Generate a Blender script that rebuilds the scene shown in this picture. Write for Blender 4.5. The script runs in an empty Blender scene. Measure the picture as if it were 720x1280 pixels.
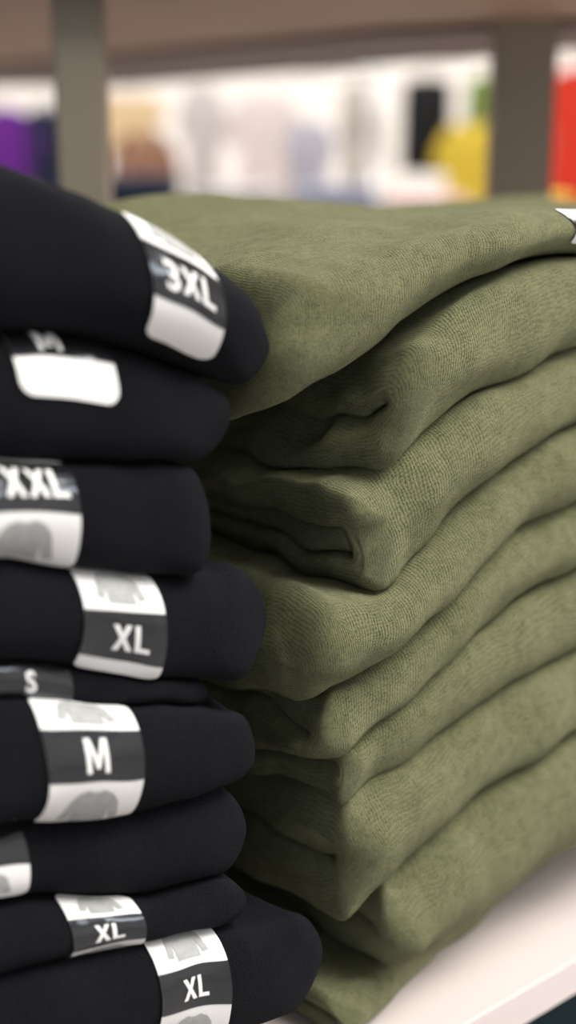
import bpy, bmesh, math, random
import numpy as np
from mathutils import Vector
random.seed(4)
SC=bpy.context.scene
COL=SC.collection
PH=math.radians(49.5)
DX,DY=math.sin(PH),math.cos(PH)          # direction along the shelf front
NX,NY=-math.cos(PH),math.sin(PH)         # direction into the shelf
B0=(0.3955*NX,0.3955*NY)                 # origin of the front line of the piles
SHELF_Z=1.045

# ------------------------------------------------------------------ materials
def new_mat(name):
    m=bpy.data.materials.new(name); m.use_nodes=True
    nt=m.node_tree; bs=nt.nodes['Principled BSDF']
    return m,nt,bs
def simple(name,col,rough=0.6,metal=0.0,noise=0.0,scale=20):
    m,nt,bs=new_mat(name)
    bs.inputs['Roughness'].default_value=rough
    bs.inputs['Metallic'].default_value=metal
    bs.inputs['Base Color'].default_value=(*col,1)
    if noise>0:
        tc=nt.nodes.new('ShaderNodeTexCoord')
        n=nt.nodes.new('ShaderNodeTexNoise'); n.inputs['Scale'].default_value=scale
        r=nt.nodes.new('ShaderNodeValToRGB')
        r.color_ramp.elements[0].color=(*[c*(1-noise) for c in col],1)
        r.color_ramp.elements[1].color=(*[min(1,c*(1+noise)) for c in col],1)
        nt.links.new(tc.outputs['Object'],n.inputs['Vector'])
        nt.links.new(n.outputs['Fac'],r.inputs['Fac'])
        nt.links.new(r.outputs['Color'],bs.inputs['Base Color'])
    return m
def knit(name,c1,c2,sheen=0.3,bump=0.5,rib=900.0,sheencol=(1,1,1),fuzz=5.0,wave=0.7,dist=0.00025):
    m,nt,bs=new_mat(name)
    L=nt.links.new; N=nt.nodes.new
    uv=N('ShaderNodeUVMap'); uv.uv_map='UVMap'
    tc=N('ShaderNodeTexCoord')
    mp=N('ShaderNodeMapping'); mp.inputs['Scale'].default_value=(rib,rib*0.8,1)
    L(uv.outputs['UV'],mp.inputs['Vector'])
    nz=N('ShaderNodeTexNoise'); nz.inputs['Scale'].default_value=90; nz.inputs['Detail'].default_value=3
    L(tc.outputs['Object'],nz.inputs['Vector'])
    vm=N('ShaderNodeVectorMath'); vm.operation='SCALE'; vm.inputs['Scale'].default_value=3.0
    L(nz.outputs['Color'],vm.inputs[0])
    va=N('ShaderNodeVectorMath'); va.operation='ADD'
    L(mp.outputs['Vector'],va.inputs[0]); L(vm.outputs['Vector'],va.inputs[1])
    sx=N('ShaderNodeSeparateXYZ'); L(va.outputs['Vector'],sx.inputs['Vector'])
    def sine(sock,k):
        a=N('ShaderNodeMath'); a.operation='MULTIPLY'; a.inputs[1].default_value=k; L(sock,a.inputs[0])
        b=N('ShaderNodeMath'); b.operation='SINE'; L(a.outputs[0],b.inputs[0]); return b.outputs[0]
    s1=sine(sx.outputs['X'],6.2832); s2=sine(sx.outputs['Y'],6.2832)
    ab=N('ShaderNodeMath'); ab.operation='MULTIPLY'; ab.inputs[1].default_value=0.7; L(s2,ab.inputs[0])
    ad0=N('ShaderNodeMath'); ad0.operation='ADD'; L(s1,ad0.inputs[0]); L(ab.outputs[0],ad0.inputs[1])
    ad=N('ShaderNodeMath'); ad.operation='MULTIPLY'; ad.inputs[1].default_value=wave; L(ad0.outputs[0],ad.inputs[0])
    fn=N('ShaderNodeTexNoise'); fn.inputs['Scale'].default_value=1100; fn.inputs['Detail'].default_value=4
    fn.inputs['Roughness'].default_value=0.7
    L(tc.outputs['Object'],fn.inputs['Vector'])
    fs=N('ShaderNodeMath'); fs.operation='SUBTRACT'; fs.inputs[1].default_value=0.5; L(fn.outputs['Fac'],fs.inputs[0])
    fm=N('ShaderNodeMath'); fm.operation='MULTIPLY_ADD'; fm.inputs[1].default_value=fuzz
    L(fs.outputs[0],fm.inputs[0]); L(ad.outputs[0],fm.inputs[2])
    bp=N('ShaderNodeBump'); bp.inputs['Strength'].default_value=bump; bp.inputs['Distance'].default_value=dist
    L(fm.outputs[0],bp.inputs['Height']); L(bp.outputs['Normal'],bs.inputs['Normal'])
    mr=N('ShaderNodeMapRange'); mr.inputs['From Min'].default_value=-1.6; mr.inputs['From Max'].default_value=1.6
    L(fm.outputs[0],mr.inputs['Value'])
    big=N('ShaderNodeTexNoise'); big.inputs['Scale'].default_value=180; big.inputs['Detail'].default_value=5
    L(tc.outputs['Object'],big.inputs['Vector'])
    m2=N('ShaderNodeMath'); m2.operation='MULTIPLY_ADD'; m2.inputs[1].default_value=0.7
    L(big.outputs['Fac'],m2.inputs[0])
    m3=N('ShaderNodeMath'); m3.operation='MULTIPLY'; m3.inputs[1].default_value=0.8; L(mr.outputs['Result'],m3.inputs[0])
    L(m3.outputs[0],m2.inputs[2])
    r=N('ShaderNodeValToRGB')
    r.color_ramp.elements[0].position=0.35; r.color_ramp.elements[0].color=(*c1,1)
    r.color_ramp.elements[1].position=1.0; r.color_ramp.elements[1].color=(*c2,1)
    L(m2.outputs[0],r.inputs['Fac']); L(r.outputs['Color'],bs.inputs['Base Color'])
    bs.inputs['Roughness'].default_value=0.95
    bs.inputs['Specular IOR Level'].default_value=0.12
    bs.inputs['Sheen Weight'].default_value=sheen
    bs.inputs['Sheen Roughness'].default_value=0.5
    bs.inputs['Sheen Tint'].default_value=(*sheencol,1)
    return m
M_GREEN=knit('olive_knit',(0.088,0.096,0.042),(0.290,0.300,0.152),0.28,0.9,760,(0.85,0.87,0.65),6.5,0.62,0.00038)
M_BLACK=knit('black_fleece',(0.0016,0.0016,0.0021),(0.0066,0.0066,0.0085),0.045,0.9,1000,(0.6,0.65,0.9),9.0,0.3,0.0004)
M_TEAL=knit('teal_knit',(0.008,0.03,0.042),(0.02,0.055,0.07),0.1,0.5,900)
M_STW=simple('sticker_white',(0.92,0.92,0.92),0.4)
M_STK=simple('sticker_black_gloss',(0.065,0.07,0.078),0.17,0.85)
_nt=M_STK.node_tree; _tc=_nt.nodes.new('ShaderNodeTexCoord'); _n=_nt.nodes.new('ShaderNodeTexNoise'); _n.inputs['Scale'].default_value=70
_b=_nt.nodes.new('ShaderNodeBump'); _b.inputs['Strength'].default_value=0.5; _b.inputs['Distance'].default_value=0.0015
_nt.links.new(_tc.outputs['Object'],_n.inputs['Vector']); _nt.links.new(_n.outputs['Fac'],_b.inputs['Height']); _nt.links.new(_b.outputs['Normal'],_nt.nodes['Principled BSDF'].inputs['Normal'])
M_TXT=simple('sticker_text',(0.92,0.92,0.92),0.4)
M_ICON=simple('sticker_icon',(0.40,0.41,0.41),0.5,0,0.25,300)

# ------------------------------------------------------------------ helpers
def link(o,parent=None):
    COL.objects.link(o)
    if parent is not None: o.parent=parent
    return o
def curve1(pts):
    P=sorted(pts); X=np.array([p[0] for p in P])/1000.0; Z=np.array([p[1] for p in P])/1000.0+1.0
    n=len(X); d=np.diff(Z)/np.diff(X); m=np.zeros(n)
    for i in range(1,n-1):
        m[i]=0.5*(d[i-1]+d[i]) if d[i-1]*d[i]>0 else 0.25*(d[i-1]+d[i])
    m[0]=d[0]*0.5; m[-1]=d[-1]*0.5
    def f(s):
        s=np.asarray(s,float); sc=np.clip(s,X[0],X[-1])
        i=np.clip(np.searchsorted(X,sc)-1,0,n-2)
        h=X[i+1]-X[i]; t=(sc-X[i])/h
        z=(2*t**3-3*t**2+1)*Z[i]+(t**3-2*t**2+t)*h*m[i]+(-2*t**3+3*t**2)*Z[i+1]+(t**3-t**2)*h*m[i+1]
        e=0.04
        z=z+np.where(s>X[-1],m[-1]*e*(1-np.exp(-(s-X[-1])/e)),0)
        z=z-np.where(s<X[0],m[0]*e*(1-np.exp(-(X[0]-s)/e)),0)
        return z
    return f
def mk_noise(wl,n,seed):
    r=np.random.RandomState(seed)
    K=r.normal(size=(n,3)); K/=np.linalg.norm(K,axis=1)[:,None]; K*=2*np.pi/(wl*(0.7+0.6*r.rand(n)))[:,None]
    P=r.rand(n)*6.28
    def f(x,y,z):
        a=0
        for k,p in zip(K,P): a=a+np.sin(k[0]*x+k[1]*y+k[2]*z+p)
        return a/math.sqrt(n)
    return f
NA=mk_noise(0.10,7,1); NB=mk_noise(0.045,9,2); NC=mk_noise(0.022,9,3); ND=mk_noise(0.10,7,5); NE=mk_noise(0.04,9,6); NF=mk_noise(0.02,9,8)

class Layer:
    """one folded garment lying between two seam surfaces lo / hi of the pile"""
    def __init__(s,lo,hi,H,sign,e,D=0.27,ws=0.62,w0=0.0,cr=0.02,slo=0.0,shi=0.0,dome=0.0,amp=1.0,wk=0.0,tilt=0.0,crump=0.0,capf=0.95,flat=False):
        s.__dict__.update(lo=lo,hi=hi,H=H,sign=sign,e=e,D=D,ws=ws,w0=w0,cr=cr,slo=slo,shi=shi,dome=dome,amp=amp,wk=wk,tilt=tilt,crump=crump,capf=capf,flat=flat)
    def warp(L,s,w,zp):
        s=np.asarray(s,float); w=np.asarray(w,float); zp=np.asarray(zp,float)
        r=L.H/2
        c=zp/L.H
        w2=np.where(w<r,w*L.ws,w-r*(1-L.ws))
        fall=np.exp(-np.abs(s-L.e)/0.07)
        wi=0.06*(1-np.exp(-np.maximum(w2,0)/0.06))
        lo=L.lo(s)+L.slo*wi*fall; hi=L.hi(s)+L.shi*wi*fall+L.dome*(1-np.exp(-np.maximum(w2,0)/0.08))
        z=lo+(hi-lo)*c
        w3=w2+L.w0+L.wk*np.maximum(s-0.37,0)
        s=s+L.tilt*(0.5-c)*np.exp(-np.abs(s-L.e)/0.08)
        x=B0[0]+DX*s+NX*w3; y=B0[1]+DY*s+NY*w3
        a=L.amp; g=L.crump*np.exp(-np.abs(s-L.e)/0.035)
        dz=a*(0.0014*NA(x,y,z)+0.0008*NB(x,y,z)+0.00025*NC(x,y,z))+g*(0.0012*NB(x,y,z)+0.0006*NC(x,y,z))
        dn=a*(0.0016*ND(x,y,z)+0.0010*NE(x,y,z))+g*(0.002*NE(x,y,z)+0.0008*NF(x,y,z))
        if L.flat: dz=dz*np.clip(c*1.5,0,1)      # the lowest garment lies flat on the shelf board
        return x+NX*dn,y+NY*dn,z+dz
    def rnd(L,w):
        wm=np.clip(w,0,L.cr)
        return L.cr-np.sqrt(np.maximum(L.cr**2-(L.cr-wm)**2,0))
    def build(L,parts,S=0.45,nr=110):
        V=[];F=[];UV=[]
        for path,h,de in parts:
            P=[]
            for a,b in zip(path[:-1],path[1:]):
                n=max(1,int(math.hypot(b[0]-a[0],b[1]-a[1])/0.004))
                P+= [(a[0]+(b[0]-a[0])*t/n,a[1]+(b[1]-a[1])*t/n) for t in range(n)]
            P.append(path[-1]); P=np.array(P)
            T=np.gradient(P,axis=0); T/=np.linalg.norm(T,axis=1)[:,None]
            Nn=np.stack([-T[:,1],T[:,0]],1)
            mid=[];off=[]
            for i in range(len(P)): mid.append(P[i]); off.append(Nn[i]*h)
            for k in range(1,12):
                a=math.pi*k/12; mid.append(P[-1]); off.append((Nn[-1]*math.cos(a)+T[-1]*math.sin(a))*h)
            for i in range(len(P)-1,-1,-1): mid.append(P[i]); off.append(-Nn[i]*h)
            for k in range(1,12):
                a=math.pi*k/12; mid.append(P[0]); off.append((-Nn[0]*math.cos(a)-T[0]*math.sin(a))*h)
            mid=np.array(mid);off=np.array(off); n=len(mid)
            full=mid+off
            al=np.concatenate([[0],np.cumsum(np.linalg.norm(np.diff(full,axis=0),axis=1))])
            rings=[]; cf=L.capf
            for k in range(0,11):
                a=math.pi/2*k/10; rings.append((h*cf*(1-math.cos(a)),max(0.02,math.sin(a)),h*a))
            t=np.linspace(0,1,nr)[1:]
            for q in t:
                dd=S*(0.35*q+0.65*q*q); rings.append((h*cf+dd,1.0,h*math.pi/2+dd))
            base=len(V)
            for dist,k,us in rings:
                p=mid+off*k
                ss=L.e+L.sign*(de+dist+L.rnd(p[:,0]))
                ss=ss+L.sign*0.003*np.sin(p[:,0]*55+p[:,1]*90+L.e*300)*math.exp(-dist/0.03)
                x,y,z=L.warp(ss,p[:,0],p[:,1])
                V+=list(zip(x.tolist(),y.tolist(),z.tolist()))
                UV+=list(zip((us+L.rnd(p[:,0])*1.0).tolist(),(al*(0.3+0.7*k)).tolist()))
            for i in range(len(rings)-1):
                for j in range(n):
                    j2=(j+1)%n
                    F.append((base+i*n+j,base+i*n+j2,base+(i+1)*n+j2,base+(i+1)*n+j))
            F.append(tuple(base+j for j in range(n-1,-1,-1)))
            F.append(tuple(base+(len(rings)-1)*n+j for j in range(n)))
        return V,F,UV
    def surf(L,s,q,off):
        r=L.H/2; qa=math.pi*r/2
        def pt(s,q):
            q=np.asarray(q,float)
            th=np.clip(q,-qa,qa)/r
            w=r-r*np.cos(th)+np.where(np.abs(q)>qa,np.abs(q)-qa,0)
            zp=r+r*np.sin(th)
            return np.stack(L.warp(s,w,zp),-1)
        p=pt(s,q); e=1e-4
        a=pt(s+e,q)-pt(s-e,q); b=pt(s,q+e)-pt(s,q-e)
        n=np.cross(a,b); n/=np.linalg.norm(n,axis=-1)[:,None]
        return p+n*off

def mesh_obj(name,V,F,UV,mat,parent=None,smooth=True):
    me=bpy.data.meshes.new(name); me.from_pydata(V,[],F)
    if UV:
        ul=me.uv_layers.new(name='UVMap')
        vi=np.zeros(len(me.loops),dtype=np.int32); me.loops.foreach_get('vertex_index',vi)
        U=np.array(UV)[vi]; ul.data.foreach_set('uv',U.ravel())
    me.materials.append(mat)
    bm=bmesh.new(); bm.from_mesh(me); bmesh.ops.recalc_face_normals(bm,faces=bm.faces); bm.to_mesh(me); bm.free()
    if smooth:
        me.polygons.foreach_set('use_smooth',[True]*len(me.polygons))
    o=bpy.data.objects.new(name,me); link(o,parent); return o

def slab(H,D,gap=0.0):
    return [([(D,H/2),(H/2,H/2)],H/2-gap,0.0)]
def cfold(H,D,gap=0.0003):
    """sheet doubled round a front fold"""
    r=H/4; path=[(D,H/4),(H/2,H/4)]
    for k in range(1,16):
        a=-math.pi/2-math.pi*k/16
        path.append((H/2+r*math.cos(a),H/2+r*math.sin(a)))
    path+=[(H/2,3*H/4),(D,3*H/4)]
    return [(path,H/4-gap,0.0)]
def cfold3(H,D,gap=0.0003,inner=0.0):
    """doubled sheet with a third leaf tucked inside"""
    r=H/3; path=[(D,H/6),(H/2,H/6)]
    for k in range(1,16):
        a=-math.pi/2-math.pi*k/16
        path.append((H/2+r*math.cos(a),H/2+r*math.sin(a)))
    path+=[(H/2,5*H/6),(D,5*H/6)]
    return [(path,H/6-gap,0.0),([(D,H/2),(H/2+0.001,H/2)],H/6-gap,inner)]

# ------------------------------------------------------------------ green pile
GS={1:[(503,390),(461,387),(432,381),(414,373),(387,361),(354,351),(326,342),(309,336)],
2:[(507,349),(475,340),(444,331),(425,323),(397,310),(375,306),(354,305),(314,306)],
3:[(510,314),(477,300),(447,287),(422,274),(390,261),(354,263),(322,265)],
4:[(513,275),(469,265),(428,244),(386,224),(348,209),(330,208)],
5:[(516,237),(450,222),(401,200),(355,178),(334,177)],
6:[(520,198),(462,190),(411,173),(361,162),(334,162)],
7:[(523,154),(465,145),(413,124),(369,107),(342,109)],
8:[(529,84),(469,74),(399,68),(370,69),(347,71)],
0:[(620,403),(560,408),(503,412),(461,411),(414,406),(370,398),(340,392),(309,384)],
9:[(300,46),(600,46)]}
GF={k:curve1(v) for k,v in GS.items()}
def green(k_hi,k_lo,e,kind,**kw):
    H=kw.pop('H',0.036); inner=kw.pop('inner',0.004)
    kw.setdefault('crump',1.2); kw.setdefault('capf',0.6); kw.setdefault('amp',1.25); kw.setdefault('ws',0.85)
    L=Layer(GF[k_lo],GF[k_hi],H,1,e/1000.0,**kw)
    parts={'c':lambda:cfold(H,L.D),'c3':lambda:cfold3(H,L.D,inner=inner),'s':lambda:slab(H,L.D,0.0004)}[kind]()
    V,F,UV=L.build(parts)
    o=mesh_obj('folded_green_sweatshirt',V,F,UV,M_GREEN)
    return L,o
g9=green(8,9,376,'c',H=0.03,w0=0.004,cr=0.015,wk=0.22,flat=True)
g8=green(7,8,404,'c',H=0.045,w0=-0.002,cr=0.012,slo=0.0,ws=0.85,capf=0.6,tilt=0.014)
g7=green(6,7,377,'c',H=0.04,cr=0.014,tilt=-0.006,w0=0.001)
g6=green(5,6,374,'c',H=0.02,w0=0.003,cr=0.012)
g5=green(4,5,366,'c',H=0.036,cr=0.012,tilt=-0.004,w0=0.001)
g4=green(3,4,357,'s',H=0.04,cr=0.014,tilt=-0.012,w0=-0.002,capf=0.5)
g3=green(2,3,384,'c3',H=0.036,cr=0.018,shi=-0.25,tilt=0.012,inner=0.004,w0=0.002)
g2=green(1,2,400,'c',H=0.036,cr=0.018,slo=-0.25,shi=-0.6,tilt=-0.020,w0=-0.001,capf=0.8)
g1=green(0,1,343,'s',H=0.05,cr=0.036,slo=-0.65,dome=-0.006,D=0.29,crump=0.4,ws=0.75,w0=0.002)

# ------------------------------------------------------------------ black pile
BS={0:[(150,458),(190,450),(223,440),(263,422),(301,405),(323,394),(340,383)],
1:[(180,386),(219,385),(249,381),(284,371),(310,360),(330,352)],
2:[(180,348),(217,344),(256,336),(293,330),(330,326)],
3:[(180,316),(215,311),(264,294),(292,288),(330,282)],
4:[(180,283),(213,275),(277,254),(318,241),(335,236)],
5:[(180,268),(212,263),(260,248),(295,237),(314,230),(335,226)],
6:[(180,219),(209,216),(241,209),(275,203),(313,200),(330,199)],
7:[(180,187),(207,184),(274,164),(313,157),(340,152)],
8:[(180,157),(206,157),(256,150),(300,138),(340,128)],
9:[(180,100),(256,98),(313,88),(350,85)],
10:[(100,46),(400,46)]}
BF={k:curve1(v) for k,v in BS.items()}
def black(k_hi,k_lo,e,**kw):
    H=kw.pop('H',0.038); kw.setdefault('ws',0.8); kw.setdefault('crump',0.5)
    L=Layer(BF[k_lo],BF[k_hi],H,-1,e/1000.0,**kw)
    V,F,UV=L.build(slab(H,L.D,0.0004),S=0.30)
    o=mesh_obj('folded_black_sweatshirt',V,F,UV,M_BLACK)
    return L,o
b10=black(9,10,335,H=0.05,w0=0.0,flat=True)
b9=black(8,9,362,H=0.045,w0=-0.006,cr=0.025,capf=0.7)
b8=black(7,8,324,H=0.03,w0=0.0,cr=0.03)
b7=black(6,7,324,H=0.036,w0=0.002,cr=0.02)
b6=black(5,6,331,H=0.038,w0=-0.006,cr=0.025)
b5=black(4,5,308,H=0.012,w0=0.006,cr=0.02)
b4=black(3,4,338,H=0.036,w0=-0.002,cr=0.028)
b3=black(2,3,311,H=0.034,w0=-0.004,cr=0.025)
b2=black(1,2,318,H=0.038,w0=-0.002,cr=0.02)
b1=black(0,1,338,H=0.05,w0=-0.008,cr=0.025,dome=0.004,ws=1.0,capf=0.7)

# ------------------------------------------------------------------ stickers
def map_patch(L,bm,sc,qc,off,mat,name,parent,du=0.0025):
    xs=[v.co.x for v in bm.verts]; ys=[v.co.y for v in bm.verts]
    for ax,lo,hi in ((0,min(xs),max(xs)),(1,min(ys),max(ys))):
        n=int((hi-lo)/du)
        for i in range(1,n+1):
            c=lo+(hi-lo)*i/(n+1)
            co=(c,0,0) if ax==0 else (0,c,0); no=(1,0,0) if ax==0 else (0,1,0)
            bmesh.ops.bisect_plane(bm,geom=bm.verts[:]+bm.edges[:]+bm.faces[:],dist=1e-7,plane_co=co,plane_no=no)
    bm.verts.ensure_lookup_table()
    S=np.array([sc+v.co.x for v in bm.verts]); Q=np.array([qc+v.co.y for v in bm.verts])
    P=L.surf(S,Q,off)
    for v,p in zip(bm.verts,P): v.co=Vector(p)
    me=bpy.data.meshes.new(name); bm.to_mesh(me); bm.free()
    me.materials.append(mat)
    me.polygons.foreach_set('use_smooth',[True]*len(me.polygons))
    o=bpy.data.objects.new(name,me); link(o,parent); return o
def poly_bm(pts):
    bm=bmesh.new(); vs=[bm.verts.new((p[0],p[1],0)) for p in pts]; f=bm.faces.new(vs)
    f.normal_update()
    if f.normal.z<0: f.normal_flip()
    return bm
def rrect(w,h,r,n=6,top=True,bot=True):
    pts=[]
    for cx,cy,a0,on in ((w/2-r,h/2-r,0,top),(-w/2+r,h/2-r,90,top),(-w/2+r,-h/2+r,180,bot),(w/2-r,-h/2+r,270,bot)):
        if on:
            for k in range(n+1):
                a=math.radians(a0+90*k/n); pts.append((cx+r*math.cos(a),cy+r*math.sin(a)))
        else:
            pts.append((math.copysign(w/2,cx),math.copysign(h/2,cy)))
    return pts
def shirt_icon(w,h):
    P=[(-.13,.5),(-.07,.45),(.07,.45),(.13,.5),(.30,.42),(.40,.25),(.5,-.35),(.36,-.40),(.28,-.02),(.28,-.5),(-.28,-.5),(-.28,-.02),(-.36,-.40),(-.5,-.35),(-.40,.25),(-.30,.42)]
    return [(x*w,y*h) for x,y in P]
GLY={'M':(0.90,[(0,0),(0,1),(.24,1),(.45,.42),(.66,1),(.90,1),(.90,0),(.71,0),(.71,.66),(.52,.12),(.38,.12),(.19,.66),(.19,0)]),
'L':(0.60,[(0,0),(0,1),(.21,1),(.21,.18),(.60,.18),(.60,0)]),
'X':(0.80,[(0,0),(.28,.51),(.02,1),(.25,1),(.40,.69),(.55,1),(.78,1),(.52,.51),(.80,0),(.56,0),(.40,.33),(.24,0)])}
def text_bm(t,cap):
    bm=bmesh.new(); x=0
    for ch in t:
        if ch in GLY:
            w,P=GLY[ch]; vs=[bm.verts.new(((x+p[0])*cap,p[1]*cap,0)) for p in P]
            f=bm.faces.new(vs); f.normal_update()
            if f.normal.z<0: f.normal_flip()
            x+=w+0.10
        else:
            cu=bpy.data.curves.new('t','FONT'); cu.body=ch; cu.size=cap/0.70; cu.offset=cap*0.03; cu.resolution_u=4
            ob=bpy.data.objects.new('t',cu); COL.objects.link(ob)
            dg=bpy.context.evaluated_depsgraph_get()
            me=bpy.data.meshes.new_from_object(ob.evaluated_get(dg)); bpy.data.objects.remove(ob)
            xs=[v.co.x for v in me.vertices]; x0=min(xs); wd=(max(xs)-x0)/cap
            for v in me.vertices: v.co.x=v.co.x-x0+x*cap
            bm.from_mesh(me); x+=wd+0.10
    xs=[v.co.x for v in bm.verts]; cx=(min(xs)+max(xs))/2
    for v in bm.verts: v.co.x-=cx; v.co.y-=cap/2
    bmesh.ops.triangulate(bm,faces=bm.faces[:])
    return bm
def sticker(LO,s_mm,width,band,low,up,text=None,tsize=0.009,icon=True,upicon=True,tq=None,ts=0.0,rad=0.004):
    L,o=LO; s=s_mm/1000.0; w=width/1000.0
    q0,q1=band[0]/1000.0,band[1]/1000.0; low/=1000.0; up/=1000.0
    root=bpy.data.objects.new('size_sticker',None); link(root,o)
    qa,qb=q0-low,q1+up
    map_patch(L,poly_bm(rrect(w,qb-qa,rad)),s,(qa+qb)/2,0.0004,M_STW,'label_paper',root)
    if q1>q0: map_patch(L,poly_bm(rrect(w,q1-q0,0.001,1,False,False)),s,(q0+q1)/2,0.0006,M_STK,'label_band',root)
    if text:
        map_patch(L,text_bm(text,tsize),s+ts,(q0+q1)/2 if tq is None else tq/1000.0,0.0009,M_TXT,'label_text',root)
    if icon and low>0.012:
        map_patch(L,poly_bm(shirt_icon(w*0.62,low*0.72)),s,q0-low*0.5,0.0007,M_ICON,'label_icon',root)
    if upicon and up>0.008:
        map_patch(L,poly_bm(shirt_icon(w*0.6,up*0.7)),s,q1+up*0.5,0.0007,M_ICON,'label_icon_top',root)
sticker(b1,286,30,(-2,16),17,16,'3XL',0.0092,icon=False,rad=0.005)
sticker(b2,244,38,(15,45),13,0,'M',0.010,icon=False,tq=22,ts=-0.004,rad=0.005)
sticker(b3,223,42,(2,22),24,10,'XXL',0.0104,ts=0.0055)
sticker(b4,262,33,(-13,6),9,20,'XL',0.0098,icon=False,ts=0.002)
sticker(b5,226,36,(-9,9),0,0,'S',0.0065,ts=0.001)
sticker(b6,245,39,(-2,14),22,15,'M',0.0105)
sticker(b7,203,40,(2,20),16,14,'L',0.010)
sticker(b8,252,31,(-6,10),14,14,'XL',0.0085)
sticker(b9,287,34,(-2,15),24,22,'XL',0.0085)
sticker(g1,525,40,(6,18),18,14,None,icon=False,upicon=False)

# ------------------------------------------------------------------ boxes etc.
def box(name,cx,cy,cz,sx,sy,sz,mat,parent=None,rot=0.0,bev=0.002):
    bm=bmesh.new(); bmesh.ops.create_cube(bm,size=1)
    for v in bm.verts: v.co=Vector((v.co.x*sx,v.co.y*sy,v.co.z*sz))
    if bev: bmesh.ops.bevel(bm,geom=bm.edges[:],offset=bev,segments=2,affect='EDGES')
    me=bpy.data.meshes.new(name); bm.to_mesh(me); bm.free(); me.materials.append(mat)
    o=bpy.data.objects.new(name,me); o.location=(cx,cy,cz); o.rotation_euler=(0,0,rot); link(o,parent); return o
def tube(name,a,b,r,mat,parent=None):
    a=Vector(a);b=Vector(b);d=b-a
    bm=bmesh.new(); bmesh.ops.create_cone(bm,cap_ends=True,segments=20,radius1=r,radius2=r,depth=d.length)
    me=bpy.data.meshes.new(name); bm.to_mesh(me); bm.free(); me.materials.append(mat)
    me.polygons.foreach_set('use_smooth',[True]*len(me.polygons))
    o=bpy.data.objects.new(name,me); o.location=(a+b)/2; o.rotation_euler=d.to_track_quat('Z','Y').to_euler(); link(o,parent); return o
def sw(s,w): return (B0[0]+DX*s+NX*w, B0[1]+DY*s+NY*w)
ROT=math.atan2(DY,DX)
M_SHELF=simple('shelf_white_laminate',(0.78,0.69,0.68),0.5,0,0.03,8)
M_POST=simple('upright_taupe_metal',(0.27,0.235,0.185),0.5,0.0,0.08,10)
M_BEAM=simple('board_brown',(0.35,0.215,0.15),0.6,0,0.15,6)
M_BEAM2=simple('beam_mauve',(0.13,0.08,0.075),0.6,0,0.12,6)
for i,(z,wf,nm) in enumerate(((SHELF_Z,-0.012,'shelf_board'),(0.62,-0.012,'lower_shelf_board'),(0.18,-0.012,'lower_shelf_board'))):
    x,y=sw(0.35,wf+0.25); box(nm,x,y,z-0.011,1.9,0.50,0.022,M_SHELF,None,ROT,0.0015)
for i,(s,w,wd) in enumerate(((0.595,0.535,0.036),(1.088,0.535,0.056))):
    x,y=sw(s,w); box('shelf_upright',x,y,1.05,wd,wd,2.1,M_POST,None,0.0)
def slabpoly(name,pts,z0,z1,mat,parent):
    bm=bmesh.new(); a=[bm.verts.new((x,y,z0)) for x,y in pts]; b=[bm.verts.new((x,y,z1)) for x,y in pts]
    n=len(pts); bm.faces.new(a[::-1]); bm.faces.new(b)
    for i in range(n): bm.faces.new((a[i],a[(i+1)%n],b[(i+1)%n],b[i]))
    bmesh.ops.recalc_face_normals(bm,faces=bm.faces)
    me=bpy.data.meshes.new(name); bm.to_mesh(me); bm.free(); me.materials.append(mat)
    o=bpy.data.objects.new(name,me); link(o,parent); return o
ub=bpy.data.objects.new('upper_shelf',None); link(ub)
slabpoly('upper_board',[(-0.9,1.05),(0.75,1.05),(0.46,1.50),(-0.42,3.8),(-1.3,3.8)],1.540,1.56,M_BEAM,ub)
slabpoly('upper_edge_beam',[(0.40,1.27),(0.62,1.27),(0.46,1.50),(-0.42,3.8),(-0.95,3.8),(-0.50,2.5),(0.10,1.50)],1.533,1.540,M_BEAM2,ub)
for i in range(5):
    z0=620.5+i*38-1000; z1=z0+38
    L=Layer(curve1([(300,z0),(900,z0)]),curve1([(300,z1),(900,z1)]),0.037,1,0.42,D=0.27,cr=0.03,flat=(i==0))
    V,F,UV=L.build(slab(0.037,0.27,0.0004),S=0.4,nr=50)
    mesh_obj('folded_teal_sweatshirt',V,F,UV,M_TEAL)

# ------------------------------------------------------------------ shop
M_WALL=simple('wall_paint',(0.84,0.81,0.78),0.8,0,0.03,2)
M_FLOOR=simple('floor_tile',(0.40,0.37,0.35),0.35,0,0.08,3)
M_CEIL=simple('ceiling_paint',(0.8,0.8,0.8),0.9,0,0.02,3)
box('floor',0,4,-0.05,10,14,0.1,M_FLOOR,bev=0)
box('wall_back',0,10.05,1.6,10,0.1,3.2,M_WALL,bev=0)
box('wall_left',-5.05,4,1.6,0.1,14,3.2,M_WALL,bev=0)
box('wall_right',5.05,4,1.6,0.1,14,3.2,M_WALL,bev=0)
box('ceiling',0,4,3.25,10,14,0.1,M_CEIL,bev=0)
def area(name,x,y,z,sx,sy,p,col=(1,1,1),rot=(0,0,0)):
    l=bpy.data.lights.new(name,'AREA'); l.shape='RECTANGLE'; l.size=sx; l.size_y=sy; l.energy=p; l.color=col
    o=bpy.data.objects.new(name,l); o.location=(x,y,z); o.rotation_euler=rot; link(o); return o
area('added_glare_light',1.35,0.2,3.15,1.4,1.2,92,(1,0.965,0.90))
area('added_glare_light',3.3,-0.5,3.15,0.5,2.4,50,(0.97,0.98,1))  # added unseen lamp: puts soft glare on the sticker bands, plus side light
area('added_glare_light',0,4.2,3.15,5,1.2,130,(1,0.96,0.91))
area('added_glare_light',0,7.8,3.15,7,1.6,225,(1,0.96,0.91))

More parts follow.
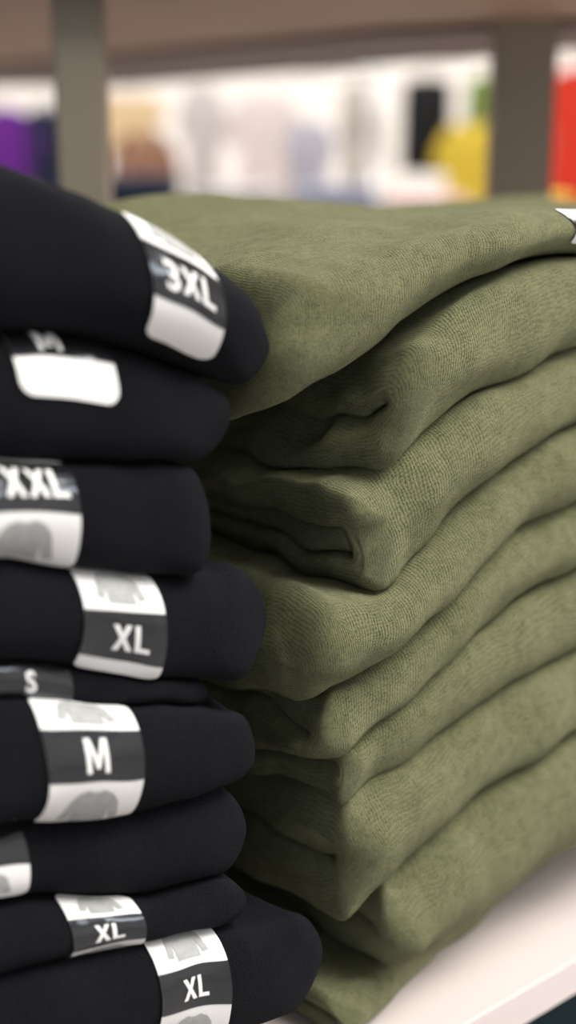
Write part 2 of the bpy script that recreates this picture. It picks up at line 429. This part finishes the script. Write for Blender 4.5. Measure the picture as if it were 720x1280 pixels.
M_CHROME=simple('rail_chrome',(0.6,0.6,0.6),0.25,1.0)
def cloth(name,c): return simple(name,c,0.9,0,0.12,12)
def garment(x,y,ztop,w,h,col,parent,sleeve=0.45,yaw=0.0,kind='shirt'):
    m=cloth('cloth_%d'%len(bpy.data.materials),col)
    if kind=='shirt':
        P=[(-.12,0),(-.05,-.04),(.05,-.04),(.12,0),(.36,-.06),(.5,-.12-sleeve*.3),(.5,-sleeve),(.37,-sleeve),(.34,-.22),(.35,-1),(0.1,-1.02),(-.1,-.99),(-.35,-1),(-.34,-.22),(-.37,-sleeve),(-.5,-sleeve),(-.5,-.12-sleeve*.3),(-.36,-.06)]
    else:
        P=[(-.2,0),(.2,0),(.42,-.04),(.44,-.3),(.45,-1),(.1,-1.01),(-.1,-1.0),(-.45,-1),(-.44,-.3),(-.42,-.04)]
    bm=bmesh.new(); vs=[bm.verts.new((p[0]*w,0.0,p[1]*h)) for p in P]; f=bm.faces.new(vs)
    bmesh.ops.triangulate(bm,faces=[f])
    bmesh.ops.subdivide_edges(bm,edges=bm.edges[:],cuts=3,use_grid_fill=True)
    for v in bm.verts: v.co.y=0.02*math.sin(v.co.x/w*22+v.co.z*3)*min(1,-v.co.z/h*2)
    r=bmesh.ops.extrude_face_region(bm,geom=bm.faces[:])
    for g in r['geom']:
        if isinstance(g,bmesh.types.BMVert): g.co.y+=0.05
    bmesh.ops.recalc_face_normals(bm,faces=bm.faces)
    me=bpy.data.meshes.new('hung_garment'); bm.to_mesh(me); bm.free(); me.materials.append(m)
    me.polygons.foreach_set('use_smooth',[True]*len(me.polygons))
    o=bpy.data.objects.new('hung_garment',me); o.location=(x,y,ztop); o.rotation_euler=(0,0,yaw); link(o,parent)
    tube('hanger_hook',(x,y+0.02,ztop-0.02),(x,y+0.02,ztop+0.07),0.004,M_CHROME,parent)
def rack(x0,x1,y,z):
    r=bpy.data.objects.new('clothes_rail',None); link(r)
    tube('rail',(x0,y+0.02,z),(x1,y+0.02,z),0.014,M_CHROME,r)
    for x in (x0,x1):
        tube('leg',(x,y+0.02,0.02),(x,y+0.02,z),0.016,M_CHROME,r); box('foot',x,y+0.02,0.012,0.05,0.5,0.024,M_CHROME,r)
    return r
r1=rack(-3.0,-1.02,6.9,1.62)
for i,(x,c,w_) in enumerate(((-2.6,(0.3,0.05,0.4),.42),(-2.0,(0.1,0.1,0.15),.42),(-1.38,(0.16,0.02,0.32),.42),(-1.13,(0.02,0.025,0.07),.24))):
    garment(x,6.9,1.52,w_,0.6,c,r1)
r2=rack(-0.98,0.40,6.6,1.66)
for x,z,w,h,c in ((-0.70,1.56,0.32,0.26,(0.80,0.62,0.38)),(-0.64,1.40,0.30,0.5,(0.30,0.15,0.10)),(-0.38,1.60,0.22,0.5,(0.66,0.62,0.62)),(-0.10,1.56,0.34,0.5,(0.78,0.70,0.70)),(0.10,1.45,0.22,0.4,(0.50,0.50,0.58)),(0.30,1.62,0.14,0.6,(0.56,0.53,0.50))):
    garment(x,6.6+random.uniform(-.05,.05),z,w,h,c,r2,yaw=0.1)
r3=rack(0.45,1.18,7.0,1.72)
garment(0.66,7.0,1.64,0.26,0.43,(0.01,0.011,0.013),r3,kind='dress')
garment(0.95,7.1,1.65,0.20,0.45,(0.16,0.26,0.05),r3,kind='dress')
garment(0.88,6.9,1.44,0.38,0.5,(0.75,0.56,0.06),r3)
r4=rack(1.2,2.9,6.8,1.76)
for i in range(5): garment(1.38+i*0.30,6.8,1.69,0.46,0.7,(0.75,0.045,0.02),r4)
tab=bpy.data.objects.new('display_table',None); link(tab)
M_WOOD=simple('table_wood',(0.35,0.24,0.16),0.5,0,0.2,6)
box('table_top',0.1,5.4,0.98,2.6,0.8,0.04,M_WOOD,tab)
for x in (-1.1,1.3):
    for y in (5.08,5.72): box('table_leg',x,y,0.48,0.05,0.05,0.96,M_POST,tab)
for x,c,n in ((-0.55,(0.01,0.02,0.05),7),(-0.18,(0.5,0.48,0.5),6),(0.18,(0.30,0.32,0.42),6),(0.52,(0.6,0.4,0.4),5),(0.9,(0.7,0.6,0.1),5)):
    m=cloth('cloth_t%d'%len(bpy.data.materials),c)
    for k in range(n): box('folded_tee',x+random.uniform(-.01,.01),5.4,1.0+0.018+k*0.036,0.3,0.3,0.035,m,tab,random.uniform(-.05,.05),0.015)

w=bpy.data.worlds.new('World'); SC.world=w; w.use_nodes=True
w.node_tree.nodes['Background'].inputs['Color'].default_value=(0.97,0.97,1,1)
w.node_tree.nodes['Background'].inputs['Strength'].default_value=0.6
SC.view_settings.view_transform='Standard'

cam=bpy.data.cameras.new('camera'); co=bpy.data.objects.new('camera',cam); link(co)
co.location=(0,0,1.45); co.rotation_euler=(math.radians(90-15.4),0,0)
cam.sensor_fit='VERTICAL'; cam.sensor_height=36; cam.lens=50; cam.clip_start=0.01
cam.dof.use_dof=True; cam.dof.focus_distance=0.58; cam.dof.aperture_fstop=3.6
SC.camera=co
